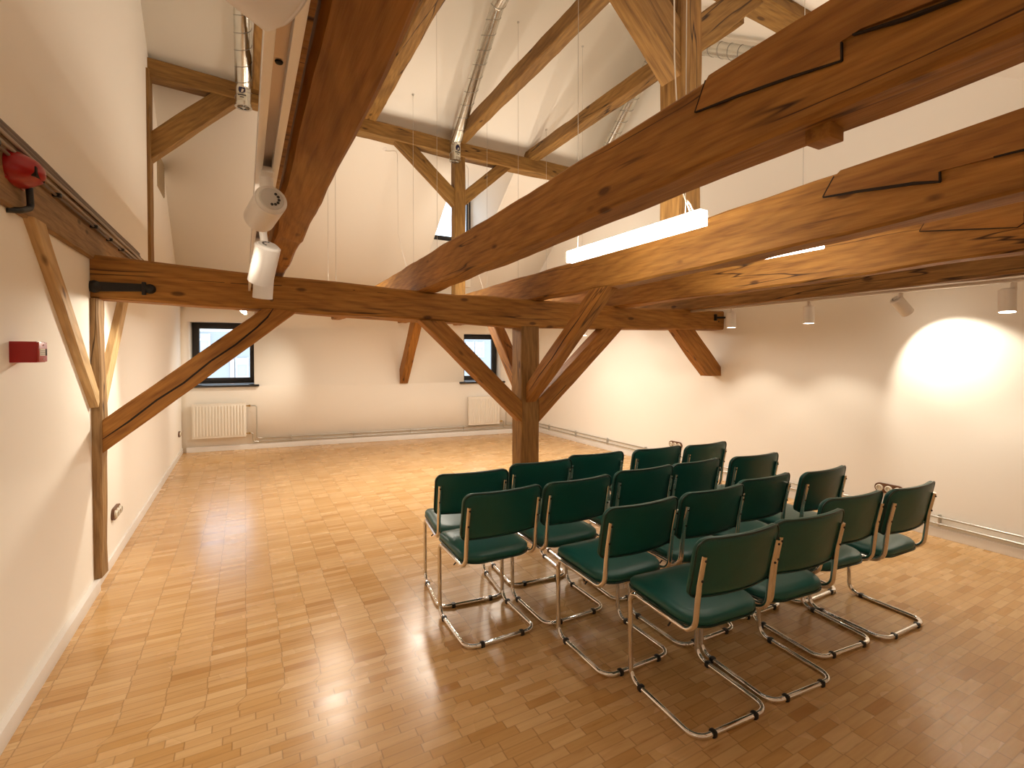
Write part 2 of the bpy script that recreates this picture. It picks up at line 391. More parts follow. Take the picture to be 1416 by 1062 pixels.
# dormer: cheeks, lid, breast wall under the sill and the window
yt = (4.916 + .84 * 6.76 - DZT) / .84
dm = MB(); zc = roof_n(DYW); e = .12
for x0, x1 in ((DX0, DX0 - e), (DX1, DX1 + e)):
    dm.prism([(x0, yt - .02, DZT), (x0, DYW + .1, DZT), (x0, DYW + .1, zc - .0)], (x1 - x0, 0, 0))
dm.box((DX0 - e, yt - .02, DZT), (DX1 + e, DYW + .1, DZT + .12))
dm.box((DX0, DYW, zc - .2), (DX1, DYW + .12, 3.80))
obj('wall_dormer', dm, 'paint', kind='structure')

def window(name, P, u0, u1, z0, z1, fw, handle=None, sill=None):
    """P(u, z, d): point on the wall; frame sits between depths .0 and .07 of P"""
    c = P((u0 + u1) / 2, z0, .03); root = thing(name, c, None, None, None, 'structure')
    U = (P(1, 0, 0) - P(0, 0, 0)); n = (P(0, 0, 1) - P(0, 0, 0)); Z = V((0, 0, 1)); k = U.length
    def bar(a, b, c_, d, d0, d1, mb, bev=.004): mb.obox(P((a + b) / 2, (c_ + d) / 2, (d0 + d1) / 2), (U, n, Z), ((b - a) * k, d1 - d0, d - c_), bev)
    f = MB(); g = .035
    for (a, b, c_, d) in ((u0, u0 + g, z0, z1), (u1 - g, u1, z0, z1), (u0 + g, u1 - g, z0, z0 + g), (u0 + g, u1 - g, z1 - g, z1)): bar(a, b, c_, d, .0, .07, f)
    obj('window_frame', f, 'frame', root)
    s = MB(); q = fw
    for (a, b, c_, d) in ((u0 + g, u0 + q, z0 + g, z1 - g), (u1 - q, u1 - g, z0 + g, z1 - g), (u0 + q, u1 - q, z0 + g, z0 + q), (u0 + q, u1 - q, z1 - q, z1 - g)): bar(a, b, c_, d, -.012, .055, s)
    sash = obj('sash', s, 'frame', root)
    p = MB(); bar(u0 + q - .005, u1 - q + .005, z0 + q - .005, z1 - q + .005, .02, .028, p, 0); obj('pane', p, 'glass', root)
    if handle:
        h = MB(); uu = u1 - q * .62; zz = (z0 + z1) / 2
        bar(uu - .014, uu + .014, zz - .04, zz + .04, -.024, -.012, h, .003); bar(uu - .009, uu + .009, zz - .13, zz + .01, -.05, -.036, h, .004); bar(uu - .008, uu + .008, zz - .008, zz + .008, -.04, -.02, h, 0)
        obj('handle', h, 'iron', sash)
    if sill:
        h = MB(); a, b, zt, d0, d1 = sill; bar(a, b, zt - .035, zt, d0, d1, h, .004); obj('sill', h, 'sill', root)
    return root
R1 = .34
P1 = lambda u, z, d: farp(u, z, R1 + d)
window('window_1', P1, W1[0], W1[1], W1[2] + .025, W1[3], .105, True, (W1[0] - .075, W1[1] + .075, W1[2] + .022, -R1 - .06, .0))
window('window_2', P1, W2[0], W2[1], W2[2] + .025, W2[3], .10, True, (W2[0] - .09, W2[1] + .06, W2[2] + .022, -R1 - .06, .0))
P3 = lambda u, z, d: V((u, DYW + d, z))
window('window_3', P3, DX0, DX1, 3.80, DZT, .085)

# baseboards
bb = MB(); bb.box((XL, 4.27, 0), (XL + .016, 9.57, .085), .003); bb.box((XL, YN, 0), (XL + .034, 4.27, .085), .003); obj('baseboard_left', bb, 'trim', kind='structure')
bb = MB(); bb.obox(farp(3.15, .0425, -.008), (fu, fn, (0, 0, 1)), (6.25, .016, .085), .003); obj('baseboard_far', bb, 'trim', kind='structure')
bb = MB(); bb.box((XR - .016, YN, 0), (XR, 8.73, .085), .003); obj('baseboard_right', bb, 'trim', kind='structure')
bb = MB(); bb.box((XL, YN, 0), (XR, YN + .016, .085), .003); obj('baseboard_near', bb, 'trim', kind='structure')

# ---------------------------------------------------------------- timber frame, lower storey
GB = 'long ceiling beams running away from the camera'
YC = 4.355                                             # centre line of the cross beam
def sx(x): return (x - XL) / (XR - XL)
cross = timber('cross_beam', (XL, 4.395, 2.1), (XR, 4.325, 2.1), .26, .27, 'beam',
    'long thick cross beam on the middle post, black iron strap at its left end', 'beam', amp=.006, cham=.016,
    st=[(0, .26, .292, 0, .046), (sx(.3), .26, .272, 0, -.002 - .0), (sx(1.5), .26, .26, 0, -.045), (sx(2.4), .26, .283, 0, -.067), (sx(3.9), .26, .254, 0, -.068), (1, .26, .241, 0, -.045)])
# iron strap and bolts on the cross beam
ib = MB(); y = 4.262
ib.prism([(-.90, y, 2.045), (-.60, y - .002, 2.062), (-.60, y - .002, 2.112), (-.90, y, 2.110)], (0, -.018, 0)); ib.box((-.625, y - .004, 2.035), (-.60, y - .03, 2.125), .005)
ib.lathe((-.578, y, 2.08), (0, -1, 0), [(0, .034), (.02, .034), (.034, .024), (.04, 0)], 12)
ib.lathe((-.885, y, 2.078), (0, -1, 0), [(0, .042), (.014, .042), (.024, .03), (.03, 0)], 10)
obj('iron_strap', ib, 'iron', cross, 'black iron strap with a hook end')
ib = MB(); ib.cyl((5.23, 4.185, 2.083), (5.385, 4.18, 2.090), .013, 10); ib.box((5.20, 4.165, 2.045), (5.225, 4.205, 2.125), .004)
ib.lathe((5.29, 4.205, 2.035), (0, -1, 0), [(0, .012), (.012, .012), (.016, 0)], 8)
obj('iron_bolt', ib, 'iron', cross, 'black iron bolt')
for x in (.19, 1.15): obj('wooden_peg', MB().lathe((x, 4.262, 2.045), (0, -1, 0), [(0, .015), (.010, .014), (.012, 0)], 10), 'dark', cross)

def ybeam(xl, w, stn, y0, y1, m, label, group=GB, amp=.006):
    """beam along Y; left face at xl; stn: [(y, bottom, top[, dx])]"""
    L = y1 - y0; st = []
    for q in stn: st.append(((q[0] - y0) / L, q[3] if len(q) > 3 else w, q[2] - q[1], -(q[4] if len(q) > 4 else 0), (q[1] + q[2]) / 2))
    return timber('ceiling_beam', (xl + w / 2, y0, 0), (xl + w / 2, y1, 0), w, .25, m, label, 'beam', group, st=st, amp=amp, cham=.014)
Y0 = -.45
b1 = ybeam(.135, .155, [(Y0, 2.235, 2.50, .155, -.018), (2.95, 2.235, 2.50, .155, 0), (3.02, 2.262, 2.51, .15, .005), (4.5, 2.262, 2.50, .135, .02), (9.5, 2.30, 2.50, .14, .02)], Y0, 9.5, 'beam', 'heavy reddish beam overhead carrying the white spotlight track on its left side')
b2 = ybeam(1.378, .155, [(Y0, 2.285, 2.575), (.6, 2.265, 2.563), (1.2, 2.255, 2.545), (2.9, 2.208, 2.503), (4.2, 2.180, 2.477), (5.7, 2.19, 2.45), (9.4, 2.245, 2.44)], Y0, 9.4, 'beam', 'massive knotty beam crossing in front of the dark roof post, above the larger bar lamp')
b3 = ybeam(2.538, .165, [(Y0, 2.24, 2.56), (.7, 2.222, 2.53), (1.3, 2.200, 2.505), (2.1, 2.172, 2.473), (3.1, 2.158, 2.437), (4.3, 2.172, 2.427), (9.2, 2.215, 2.40)], Y0, 9.2, 'beam', 'long beam resting over the middle post, with a scarf joint and open dark split')
b4 = ybeam(3.592, .165, [(Y0, 2.185, 2.47), (1., 2.168, 2.45), (2.2, 2.146, 2.42), (4.3, 2.140, 2.40), (9.0, 2.19, 2.40)], Y0, 9.0, 'beam', 'beam just right of the thin lit bar lamp, bright underside edge and scarf joint')
b5 = ybeam(4.690, .15, [(Y0, 2.20, 2.45), (1.26, 2.183, 2.43), (2.8, 2.162, 2.41), (4.3, 2.156, 2.40), (8.85, 2.18, 2.40)], Y0, 8.85, 'dark', 'dark shaded beam nearest the right wall, spotlights hung under it')  # shade from the neighbouring beam is put into its darker wood
# scarf repairs: let-in pieces standing a little proud of the left faces, with an open joint below
def scarf(par, x, poly, lines, wd=.007):
    inv = par.matrix_basis.inverted()
    def put(name, mb, m, label=None):
        mb.v = [tuple(inv @ V(p)) for p in mb.v]
        o = bpy.data.objects.new(name, mesh_of(name, mb, m, 30)); C.objects.link(o); o.parent = par
        if label: o['label'] = label
    put('scarf_patch', MB().prism([(x - .010, y, z) for y, z in poly], (.03, 0, 0)), 'patch')
    for ln in lines:
        up_ = []; dn = []
        for i, (y, z) in enumerate(ln):
            a, b = ln[max(i - 1, 0)], ln[min(i + 1, len(ln) - 1)]; t = V((0, b[0] - a[0], b[1] - a[1])).normalized(); k = wd if 0 < i < len(ln) - 1 else wd * .5
            up_.append((x - .0115, y - t.z * k * .5, z + t.y * k * .5)); dn.append((x - .0115, y + t.z * k * .5, z - t.y * k * .5))
        put('open_joint', MB().prism(up_ + dn[::-1], (.02, 0, 0)), 'gap', 'dark open joint line')
scarf(b2, 1.378, [(1.131, 2.552), (1.144, 2.539), (1.188, 2.454), (1.025, 2.436), (.847, 2.409), (.716, 2.387), (.717, 2.434), (.669, 2.44), (.48, 2.41), (.1, 2.40), (.1, 2.562), (.6, 2.560), (.992, 2.556)],
      [[(1.144, 2.542), (1.188, 2.454)], [(1.188, 2.454), (1.025, 2.434), (.847, 2.407), (.716, 2.384)], [(.716, 2.384), (.717, 2.432)], [(.69, 2.436), (.577, 2.410), (.46, 2.393)]])
scarf(b3, 2.538, [(1.321, 2.507), (1.35, 2.485), (1.399, 2.405), (1.248, 2.390), (1.024, 2.362), (.936, 2.340), (.937, 2.378), (.773, 2.377), (.40, 2.372), (.40, 2.535), (.70, 2.530), (1.026, 2.516)],
      [[(1.35, 2.488), (1.402, 2.402)], [(1.402, 2.400), (1.248, 2.385), (1.024, 2.355), (.936, 2.334)], [(.936, 2.334), (.937, 2.375)], [(.77, 2.377), (.60, 2.372), (.45, 2.368)]], .011)
scarf(b4, 3.592, [(1.385, 2.425), (1.421, 2.366), (1.164, 2.322), (.993, 2.292), (.971, 2.308), (.971, 2.377), (.5, 2.40), (.5, 2.45), (1.2, 2.44)],
      [[(1.385, 2.428), (1.421, 2.363)], [(1.421, 2.363), (1.164, 2.319), (.993, 2.289)], [(.993, 2.289), (.965, 2.31)]], .006)
pg = MB().box((1.43, .775, 2.225), (1.50, .845, 2.27), .004); obj('wooden_peg', pg, 'beam', b2)

# plate along the left wall with cables
plate = timber('wall_plate', (XL - .06, YN + .02, 2.41), (XL - .06, 9.57, 2.41), .17, .30, 'stud', 'rough wall plate timber set in the left wall below the cables', 'beam', amp=.004,
    st=[(0, .17, .30, 0, .0), (.5, .17, .305, 0, .005), (1, .17, .20, 0, .10)], up=(0, 0, 1))
cab = thing('cable_bundle', (XL + .03, 2.6, 2.5), 'bundle of dark cables clipped along the top of the left wall plate', 'cable')
for k, (dx, dz, r, mm) in enumerate([(.040, .142, .012, 'cable'), (.060, .108, .0085, 'cablelight'), (.050, .078, .0075, 'cablelight'), (.042, .055, .007, 'cable'), (.033, .165, .014, 'cable')]):
    pts = [(XL + dx + .004 * noise.noise(V((y * .8, k * 3, 1))), y, 2.41 + dz + .007 * noise.noise(V((y * 1.1, k * 5, 2)))) for y in [YN + .05 + i * .13 for i in range(50)]]
    obj('cable', MB().tube(pts, r, 8), mm, cab)
for y in (2.7, 3.45, 4.18, 4.6, 5.0, 5.5):
    obj('clip', MB().box((XL + .024, y - .012, 2.455), (XL + .064, y + .012, 2.475), .003), 'black', cab)

# left wall studding, set into the plaster
post_l = timber('wall_post', (XL - .02, 4.335, .085), (XL - .035, 4.335, 2.0), .16, .165, 'stud', 'weathered timber wall post under the left end of the cross beam', 'post', up=(0, 1, 0), amp=.006,
    st=[(0, .13, .15, 0, 0), (.5, .16, .165, 0, 0), (1, .16, .165, 0, 0)])
def wallbrace(p, q, w, label):
    return timber('wall_brace', (XL - .02, *p), (XL - .02, *q), .13, w, 'pale', label, 'brace', 'pale braces in the left wall', up=(0, 1, 0), n1=(0, 0, 1), amp=.002, cham=.004)
wallbrace((4.25, 1.30), (3.20, 2.27), .105, 'pale slanting brace in the left wall on the near side of the wall post')
wallbrace((4.43, 1.32), (5.36, 2.27), .13, 'pale slanting brace in the left wall on the far side of the wall post')
timber('wall_post', (XL - .045, 6.70, 2.56), (XL - .045, 6.70, 4.72), .14, .24, 'grey', 'thin strip of upright timber in the left gable under the purlin', 'post', up=(0, 1, 0), amp=.002, cham=.004)

# central post with its four braces
PX, PY = 2.525, 4.325
timber('centre_post', (PX, PY, 0), (PX, PY, 1.90), .21, .21, 'dark', 'square middle post with four braces standing behind the chairs', 'post', up=(0, 1, 0), amp=.006, cham=.012)
GP = 'braces of the middle post'
def xz(name, p, q, w, h, label, m='brace', n0=None, n1=None, group=None, cat='brace', amp=.003):
    return timber(name, p, q, w, h, m, label, cat, group, n0=n0, n1=n1, amp=amp, cham=.008)
xz('brace', (PX - .10, 4.29, 1.045), (1.49, 4.29, 1.925), .14, .155, 'brace of the middle post slanting up to the left under the cross beam', n0=(1, 0, 0), n1=(0, 0, 1), group=GP)
right_brace = xz('brace', (PX + .10, 4.29, 1.05), (3.60, 4.29, 1.915), .14, .18, 'brace of the middle post slanting up to the right under the cross beam', n0=(1, 0, 0), n1=(0, 0, 1), group=GP)
front_brace = xz('brace', (2.535, PY - .10, 1.235), (2.60, 3.17, 2.165), .125, .145, 'brace of the middle post slanting towards the camera, in front of the cross beam', n0=(0, 1, 0), n1=(0, 0, 1), group=GP)
xz('brace', (2.52, PY + .10, 1.30), (2.60, 5.36, 2.175), .125, .15, 'brace of the middle post slanting away, seen behind the post', n0=(0, 1, 0), n1=(0, 0, 1), group=GP)
long_brace = xz('brace', (XL + .03, 4.33, 1.035), (.27, 4.33, 1.985), .13, .172, 'long split brace from the left wall post up to the cross beam, crossing the window', n0=(1, 0, 0), n1=(0, 0, 1))
xz('brace', (5.33, 4.30, 1.345), (4.74, 4.30, 1.925), .14, .24, 'short stout brace from the right wall up to the end of the cross beam', n0=(0, 0, 1), n1=(0, 0, 1))
xz('brace', (2.645, 9.20, 1.075), (2.645, 8.30, 2.20), .145, .22, 'narrow brace on the far wall left of the right window, under a beam end', n0=(0, 0, 1), n1=(0, 0, 1))

def split(par, face, pts, wd=.008, label='dark open split'):
    up_ = []; dn = []
    for i, (x, z) in enumerate(pts):
        k = wd * (.3 if i in (0, len(pts) - 1) else 1) * .5
        up_.append((x, face, z + k)); dn.append((x, face, z - k))
    mb = MB().prism(up_ + dn[::-1], (0, -.022 * (1 if face > 0 else -1), 0))
    o = bpy.data.objects.new('open_split', mesh_of('open_split', mb, 'gap', 30)); C.objects.link(o); o.parent = par; o['label'] = label
split(long_brace, -.0665, [(.02, -.012), (.2, -.018), (.42, -.010), (.62, -.022), (.85, -.008), (1.05, -.016), (1.25, -.004), (1.36, .012), (1.44, .040)], .013)
split(right_brace, -.0715, [(.10, -.03), (.35, -.036), (.6, -.028), (.9, -.034), (1.1, -.03)], .006)
split(front_brace, -.064, [(.05, -.02), (.3, -.012), (.55, -.022), (.8, -.01), (1.05, -.016), (1.3, -.01)], .008)
split(cross, -.131, [(.55, .06), (1.0, .055), (1.35, .066), (1.7, .06), (2.0, .048)], .005)
# ---------------------------------------------------------------- roof timbers
PZ = lambda x: 4.78 - .05 * min(1, (x + .9) / 2.3) * 2.0 * .62 - .02 * max(0, (x - 1.4) / 3)
pur = timber('purlin', (XL, 6.775, 4.70), (XR, 6.775, 4.70), .19, .20, 'grey', 'far purlin high across the room under the roof slope, two ducts ending at it', 'beam', amp=.005,
    st=[(0, .19, .20, 0, .085), (sx(1.4), .19, .195, 0, -.035), (sx(2.8), .19, .20, 0, -.08), (sx(3.8), .19, .215, 0, -.085), (1, .19, .21, 0, -.085)])
timber('roof_post', (2.80, 6.775, 2.40), (2.80, 6.775, 4.53), .165, .165, 'grey', 'slim roof post holding the far purlin in front of the dormer window', 'post', up=(0, 1, 0), amp=.003)
GR = 'braces of the far purlin'
xz('roof_brace', (2.74, 6.775, 3.90), (1.95, 6.775, 4.58), .13, .185, 'roof brace left of the slim post under the far purlin', 'grey', (1, 0, 0), (0, 0, 1), GR)
xz('roof_brace', (2.86, 6.775, 3.91), (3.555, 6.775, 4.53), .13, .17, 'roof brace right of the slim post under the far purlin', 'grey', (1, 0, 0), (0, 0, 1), GR)
xz('roof_brace', (XL + .0, 6.775, 3.91), (-.16, 6.775, 4.66), .14, .225, 'thick roof brace from the left wall up to the far purlin beside a duct', 'grey', (1, 0, 0), (0, 0, 1), GR)
# near roof post on the third beam
NP = (2.62, 2.40)
timber('roof_post', (NP[0], NP[1], 2.465), (NP[0], NP[1], 4.25), .19, .20, 'dark', 'dark roof post standing behind the massive beam at upper right, cable down its face', 'post', up=(0, 1, 0), amp=.005)
timber('purlin', (XL, 2.40, 4.34), (XR, 2.40, 4.34), .20, .21, 'grey', 'near purlin at the top right, end of its lower edge just in view', 'beam', amp=.005)
GN = 'braces of the near purlin'
xz('roof_brace', (2.535, 2.40, 3.63), (1.88, 2.40, 4.235), .17, .27, 'dark roof brace left of the near roof post at the top edge', 'dark', (1, 0, 0), (0, 0, 1), GN)
xz('roof_brace', (2.705, 2.40, 3.78), (3.25, 2.40, 4.235), .15, .20, 'roof brace right of the near roof post at the top edge', 'grey', (1, 0, 0), (0, 0, 1), GN)
def collar(x, w, z0, h, y0, y1, m, label, dx=0):
    return timber('collar_beam', (x + dx, y0, z0 + h / 2), (x, y1, z0 + h / 2), w, h, m, label, 'beam', 'collar beams under the roof', amp=.006, cham=.012)
collar(.185, .15, 4.80, .18, 3.0, 6.87, 'grey', 'split collar beam high up behind the spotlight track, beside the left duct')
collar(1.50, .16, 4.745, .18, 3.0, 6.87, 'grey', 'collar beam high up just right of the heavy reddish track beam')
collar(2.805, .15, 4.71, .185, 3.0, 6.87, 'grey', 'collar beam ending over the slim roof post beside the middle duct', -.03)
collar(4.06, .15, 4.69, .185, 3.0, 6.87, 'grey', 'notched collar beam running up to the near roof post', -.03)

# ---------------------------------------------------------------- spiral ducts
def duct(pts, r, end, label, stick=None):
    root = thing('spiral_duct', pts[0], label, 'duct', 'spiral ducts under the roof')
    path = fillet(pts, .12, 6)
    obj('duct_pipe', MB().tube(path, r, 24, cap=False), 'galv', root)
    # the lock seam winds round the pipe as one helix
    P_ = [V(p) for p in path]; seg = [0]
    for a, b in zip(P_, P_[1:]): seg.append(seg[-1] + (b - a).length)
    hp = []; nn = int(seg[-1] / .17 * 20)
    for q in range(nn):
        sl_ = seg[-1] * q / nn; i = max(k for k in range(len(P_) - 1) if seg[k] <= sl_ + 1e-9); d = (P_[i + 1] - P_[i]).normalized()
        u = (V((1, 0, 0)) - d * d.x).normalized(); w_ = d.cross(u); an = 2 * PI * q / 20
        hp.append(P_[i] + d * (sl_ - seg[i]) + (u * math.cos(an) + w_ * math.sin(an)) * (r + .0015))
    sm = MB().tube(hp, .0035, 6)
    obj('spiral_seam', sm, 'seam', root)
    if end:
        p = V(pts[0]); d = (V(pts[1]) - p).normalized()
        o = MB().lathe(p - d * .01, d, [(0, r - .02), (0, r + .006), (.03, r + .006), (.034, r)], 24); 
        for k in range(8):
            a = 2 * PI * k / 8; o.cyl(p - d * .004, p - d * .004 + V((math.cos(a), math.sin(a), 0)) * (r - .005), .006, 6)
        o.lathe(p - d * .016, d, [(0, 0), (0, .02), (.016, .022)], 12)
        obj('air_outlet', o, 'galv', root)
        if stick:
            th0, zz = stick; lb = MB(); disc = MB(); ink = MB()
            def q(t, z, rr): return V((p.x + math.cos(t) * rr, p.y + math.sin(t) * rr, z))
            lb.add([q(th0 + s * .62, p.z + z, r + .0015) for z in (.035, .235) for s in (-1, -.5, 0, .5, 1)], [(i, i + 1, i + 6, i + 5) for i in range(4)])
            disc.add([q(th0 + .42 * math.cos(a), p.z + .155 + .045 * math.sin(a), r + .004) for a in [2 * PI * k / 20 for k in range(20)]], [tuple(range(20))])
            for z0, z1, s in ((.088, .102, .5), (.064, .074, .24)):
                ink.add([q(th0 + s * u, p.z + z, r + .004) for z in (z0, z1) for u in (-1, -.33, .33, 1)], [(i, i + 1, i + 5, i + 4) for i in range(3)])
            L_ = obj('label', lb, 'label', root, 'pale label sticker'); obj('label_disc', disc, 'navy', L_); obj('label_lettering', ink, 'ink', L_)
duct([(.015, 6.53, 4.50), (.015, 6.53, 4.72), (.01, 5.24, 5.90), (.0, 4.9, 5.93)], .085, True, 'shiny spiral duct at the upper left ending beside the thick brace, blue disc label', (-1.75, 0))
duct([(2.665, 6.56, 4.385), (2.665, 6.56, 4.63), (2.70, 5.30, 5.80), (2.70, 4.95, 5.86)], .08, True, 'shiny spiral duct in the middle ending at the slim roof post, blue disc label', (-1.45, 0))
duct([(5.12, 6.55, 4.55), (5.12, 5.25, 5.78), (5.12, 4.8, 5.83), (5.12, 2.7, 4.40)], .085, False, 'spiral duct near the right gable, partly hidden by beams')

# ---------------------------------------------------------------- lamps
WARM = (1.0, .89, .72)
def spot_light(name, p, d, watts, ang, blend=.5, parent=None, col=WARM, rad=.03):
    l = bpy.data.lights.new(name, 'SPOT'); l.energy = watts; l.color = col; l.spot_size = math.radians(ang); l.spot_blend = blend; l.shadow_soft_size = rad
    o = bpy.data.objects.new(name, l); C.objects.link(o); o.location = V(p); o.rotation_euler = V(d).to_track_quat('-Z', 'Y').to_euler()
    return o
def track_spot(mount, base, d, L, r, label, watts=0, ang=70, group=None, blend=.5, side=None):
    """mount: point on the track; base: centre of the back cap; d: where it points"""
    mount, base, d = V(mount), V(base), V(d).normalized()
    root = thing('spotlight', mount, label, 'spotlight', group)
    body = MB().lathe(base, d, [(.0, 0), (.0, r - .008), (.004, r - .003), (.006, r - .003), (.006, r), (L, r), (L, r - .004), (L - .012, r - .006)], 36)
    bo = obj('lamp_body', body, 'lampwhite', root, sharp=30)
    cap = MB().lathe(base - d * .003, d, [(0, 0), (0, r - .012), (.004, r - .009)], 36); cp = obj('back_cap', cap, 'lampcap', root)
    u = d.orthogonal().normalized(); w = d.cross(u); vs = MB()
    for k in range(6):
        a = -.2 + k * PI / 6; c = base - d * .0035 + (u * math.cos(a) + w * math.sin(a)) * r * .42
        vs.lathe(c, -d, [(0, .004), (.0006, .004), (.0006, 0)], 8)
    obj('vent_hole', vs, 'ink', cp)
    lens = MB().lathe(base + d * (L - .003), d, [(0, 0), (0, r - .005)], 32); obj('lens', lens, 'lens' if watts else 'lampcap', root)
    br = MB(); tgt = base + d * .035
    br.cyl(mount + V((0, 0, -.0)), mount + V((0, 0, -.045)), .017, 16)
    elbow = mount + V((0, 0, -.05)); a = tgt - elbow
    if a.length > .02: br.obox((elbow + tgt) / 2, (a, a.orthogonal(), a.cross(a.orthogonal())), (a.length, .026, .012), .003)
    br.lathe(elbow - V((0, .014, 0)), (0, 1, 0), [(0, 0), (0, .018), (.028, .018), (.028, 0)], 16)
    obj('bracket', br, 'lampwhite', root)
    ad = MB(); ad.box((mount.x - .016, mount.y - .05, mount.z - .004), (mount.x + .016, mount.y + .05, mount.z + .012), .003); obj('track_adapter', ad, 'lampwhite', root)
    if watts: spot_light('spot_emitter', base + d * (L + .004), d, watts, ang, blend)
    return root
# track on the left flank of the heavy beam: a bracket board, two rails with a copper strip between
tk = thing('light_track', (.055, 2.5, 2.10), 'white two-rail lighting track beside the heavy reddish beam', 'light track')
obj('rail', MB().box((.030, -.40, 2.105), (.046, 6.2, 2.14), .002), 'alu', tk); obj('rail', MB().box((.068, -.40, 2.105), (.084, 6.2, 2.14), .002), 'alu', tk)
obj('track_channel', MB().box((.030, -.40, 2.13), (.084, 6.2, 2.145)), 'trackin', tk)
obj('mounting_board', MB().box((.045, -.40, 2.145), (.10, 6.2, 2.30)), 'beam', tk)
for y in (.95, 1.75, 2.9, 3.8): obj('screw', MB().lathe((.057, y, 2.130), (0, 0, -1), [(0, .007), (.003, .006), (.004, 0)], 10), 'iron', tk)
for y in (.75, 2.4, 4.0): obj('mounting_bracket', MB().box((.084, y - .02, 2.25), (.135, y + .02, 2.27)), 'black', tk)
GT = 'spotlights on the left track'
track_spot((.057, .60, 2.105), (.050, .605, 2.028), (-.80, -.42, .20), .22, .054, 'very close white spotlight cut off by the top edge of the picture', 40, 110, group=GT)
track_spot((.057, 1.50, 2.105), (.066, 1.425, 2.025), (-.22, .95, -.22), .12, .040, 'white spotlight on the left track turned away, round vented back cap facing us', 42, 25, GT, .8)
track_spot((.057, 1.88, 2.105), (.073, 1.83, 1.985), (-.17, .50, -.84), .135, .040, 'white spotlight on the left track tilted down just above the cross beam', 14, 80, GT, .9)
track_spot((.057, 2.42, 2.105), (.080, 2.40, 1.99), (-.06, .20, -.97), .125, .040, 'white spotlight on the left track, low one half hidden behind its neighbour', 14, 80, GT, .9)
track_spot((.057, 4.72, 2.105), (.075, 4.76, 2.06), (-.50, -.30, -.42), .12, .045, 'glowing spotlight peeping out below the cross beam left of the long brace', 50, 100, GT, .5)
GS = 'spotlights under the right beam'
tr = thing('light_track', (4.80, 3., 2.15), 'thin pale lighting track under the dark beam by the right wall', 'light track')
obj('rail', MB().box((4.79, -.3, 2.135), (4.826, 8.5, 2.16), .002), 'alu', tr)
def rspot(y, label, d=(0, 0, -1), watts=20, ang=104, blend=.45, L=.165):
    track_spot((4.808, y, 2.137), V((4.808, y, 2.085)) if d == (0, 0, -1) else V((4.795, y + .03, 2.085)), d, L, .049, label, watts, ang, GS, blend)
rspot(3.645, 'lit white spotlight beside the right end of the cross beam')
rspot(2.785, 'lit white spotlight hanging upright, second from the cross beam end on the right track')
rspot(2.03, 'white spotlight on the right track tilted sharply towards the right wall', (.62, -.22, -.62), 38, 84, .4)
rspot(1.345, 'lit white spotlight on the right track nearest the right edge of the picture', (-.10, -.04, -1))
rspot(4.72, 'spotlight on the right track just beyond the cross beam end', watts=7, L=.13)
rspot(5.52, 'spotlight on the right track two steps beyond the cross beam end', watts=7, L=.10)
rspot(6.36, 'small far spotlight showing under the cross beam right of the middle post', watts=7)

UPW = 10
track_spot((1.36, 8.05, 2.44), (1.30, 8.08, 2.37), (-1.5, 1.05, -1.35), .125, .042, 'unseen spotlight on the far end of the knotty beam, aimed at the left radiator', 75, 74, None, .8)  # unseen lamp, placed to match the light around the left radiator
GL = 'linear pendant lamps between the beams'
def bar_lamp(x, y0, y1, label, z=2.268, z_roof=None, curl=False):
    root = thing('linear_lamp', (x, (y0 + y1) / 2, z), label, 'pendant lamp', GL)
    w = .055
    up = bpy.data.lights.new('added_uplight', 'AREA'); up.shape = 'RECTANGLE'; up.size = .045; up.size_y = y1 - y0 - .05; up.energy = UPW * (y1 - y0); up.color = (1.0, .89, .72)
    uo = bpy.data.objects.new('added_uplight', up); C.objects.link(uo); uo.location = (x, (y0 + y1) / 2, z + .087); uo.rotation_euler = (PI, 0, 0)  # added upward light, brightens the roof and, by bounce, the room
    obj('diffuser', MB().box((x - w / 2, y0, z), (x + w / 2, y1, z + .078), .005), 'led', root)
    obj('top_cover', MB().box((x - w / 2 + .004, y0 + .01, z + .0785), (x + w / 2 - .004, y1 - .01, z + .084), .002), 'lampwhite', root)
    for y in (y0 + .12, y1 - .10):
        zr = min(roof_s(y), roof_n(y)) - .004
        obj('suspension_wire', MB().cyl((x, y, z + .08), (x, y, zr), .0022, 6), 'wire', root)
        obj('ceiling_anchor', MB().lathe((x, y, zr + .004), (0, 0, -1), [(0, .016), (.012, .014), (.02, .005), (.02, 0)], 12), 'wire', root)
    return root
l1 = bar_lamp(2.03, 1.70, 2.86, 'larger lit bar lamp hanging in front of the long beam over the middle post')
pts = [(2.03, 1.76, 2.345), (2.032, 1.78, 2.37), (2.045, 1.80, 2.40), (2.036, 1.815, 2.425), (2.02, 1.80, 2.40), (2.03, 1.79, 2.36), (2.03, 1.85, 2.50), (2.03, 1.90, 3.2), (2.03, 1.91, 4.05)]
obj('power_cord', MB().tube(pts, .0035, 8), 'whitecord', l1)
bar_lamp(3.10, 1.72, 2.88, 'thin lit bar lamp hanging between two beams, its lower half showing')
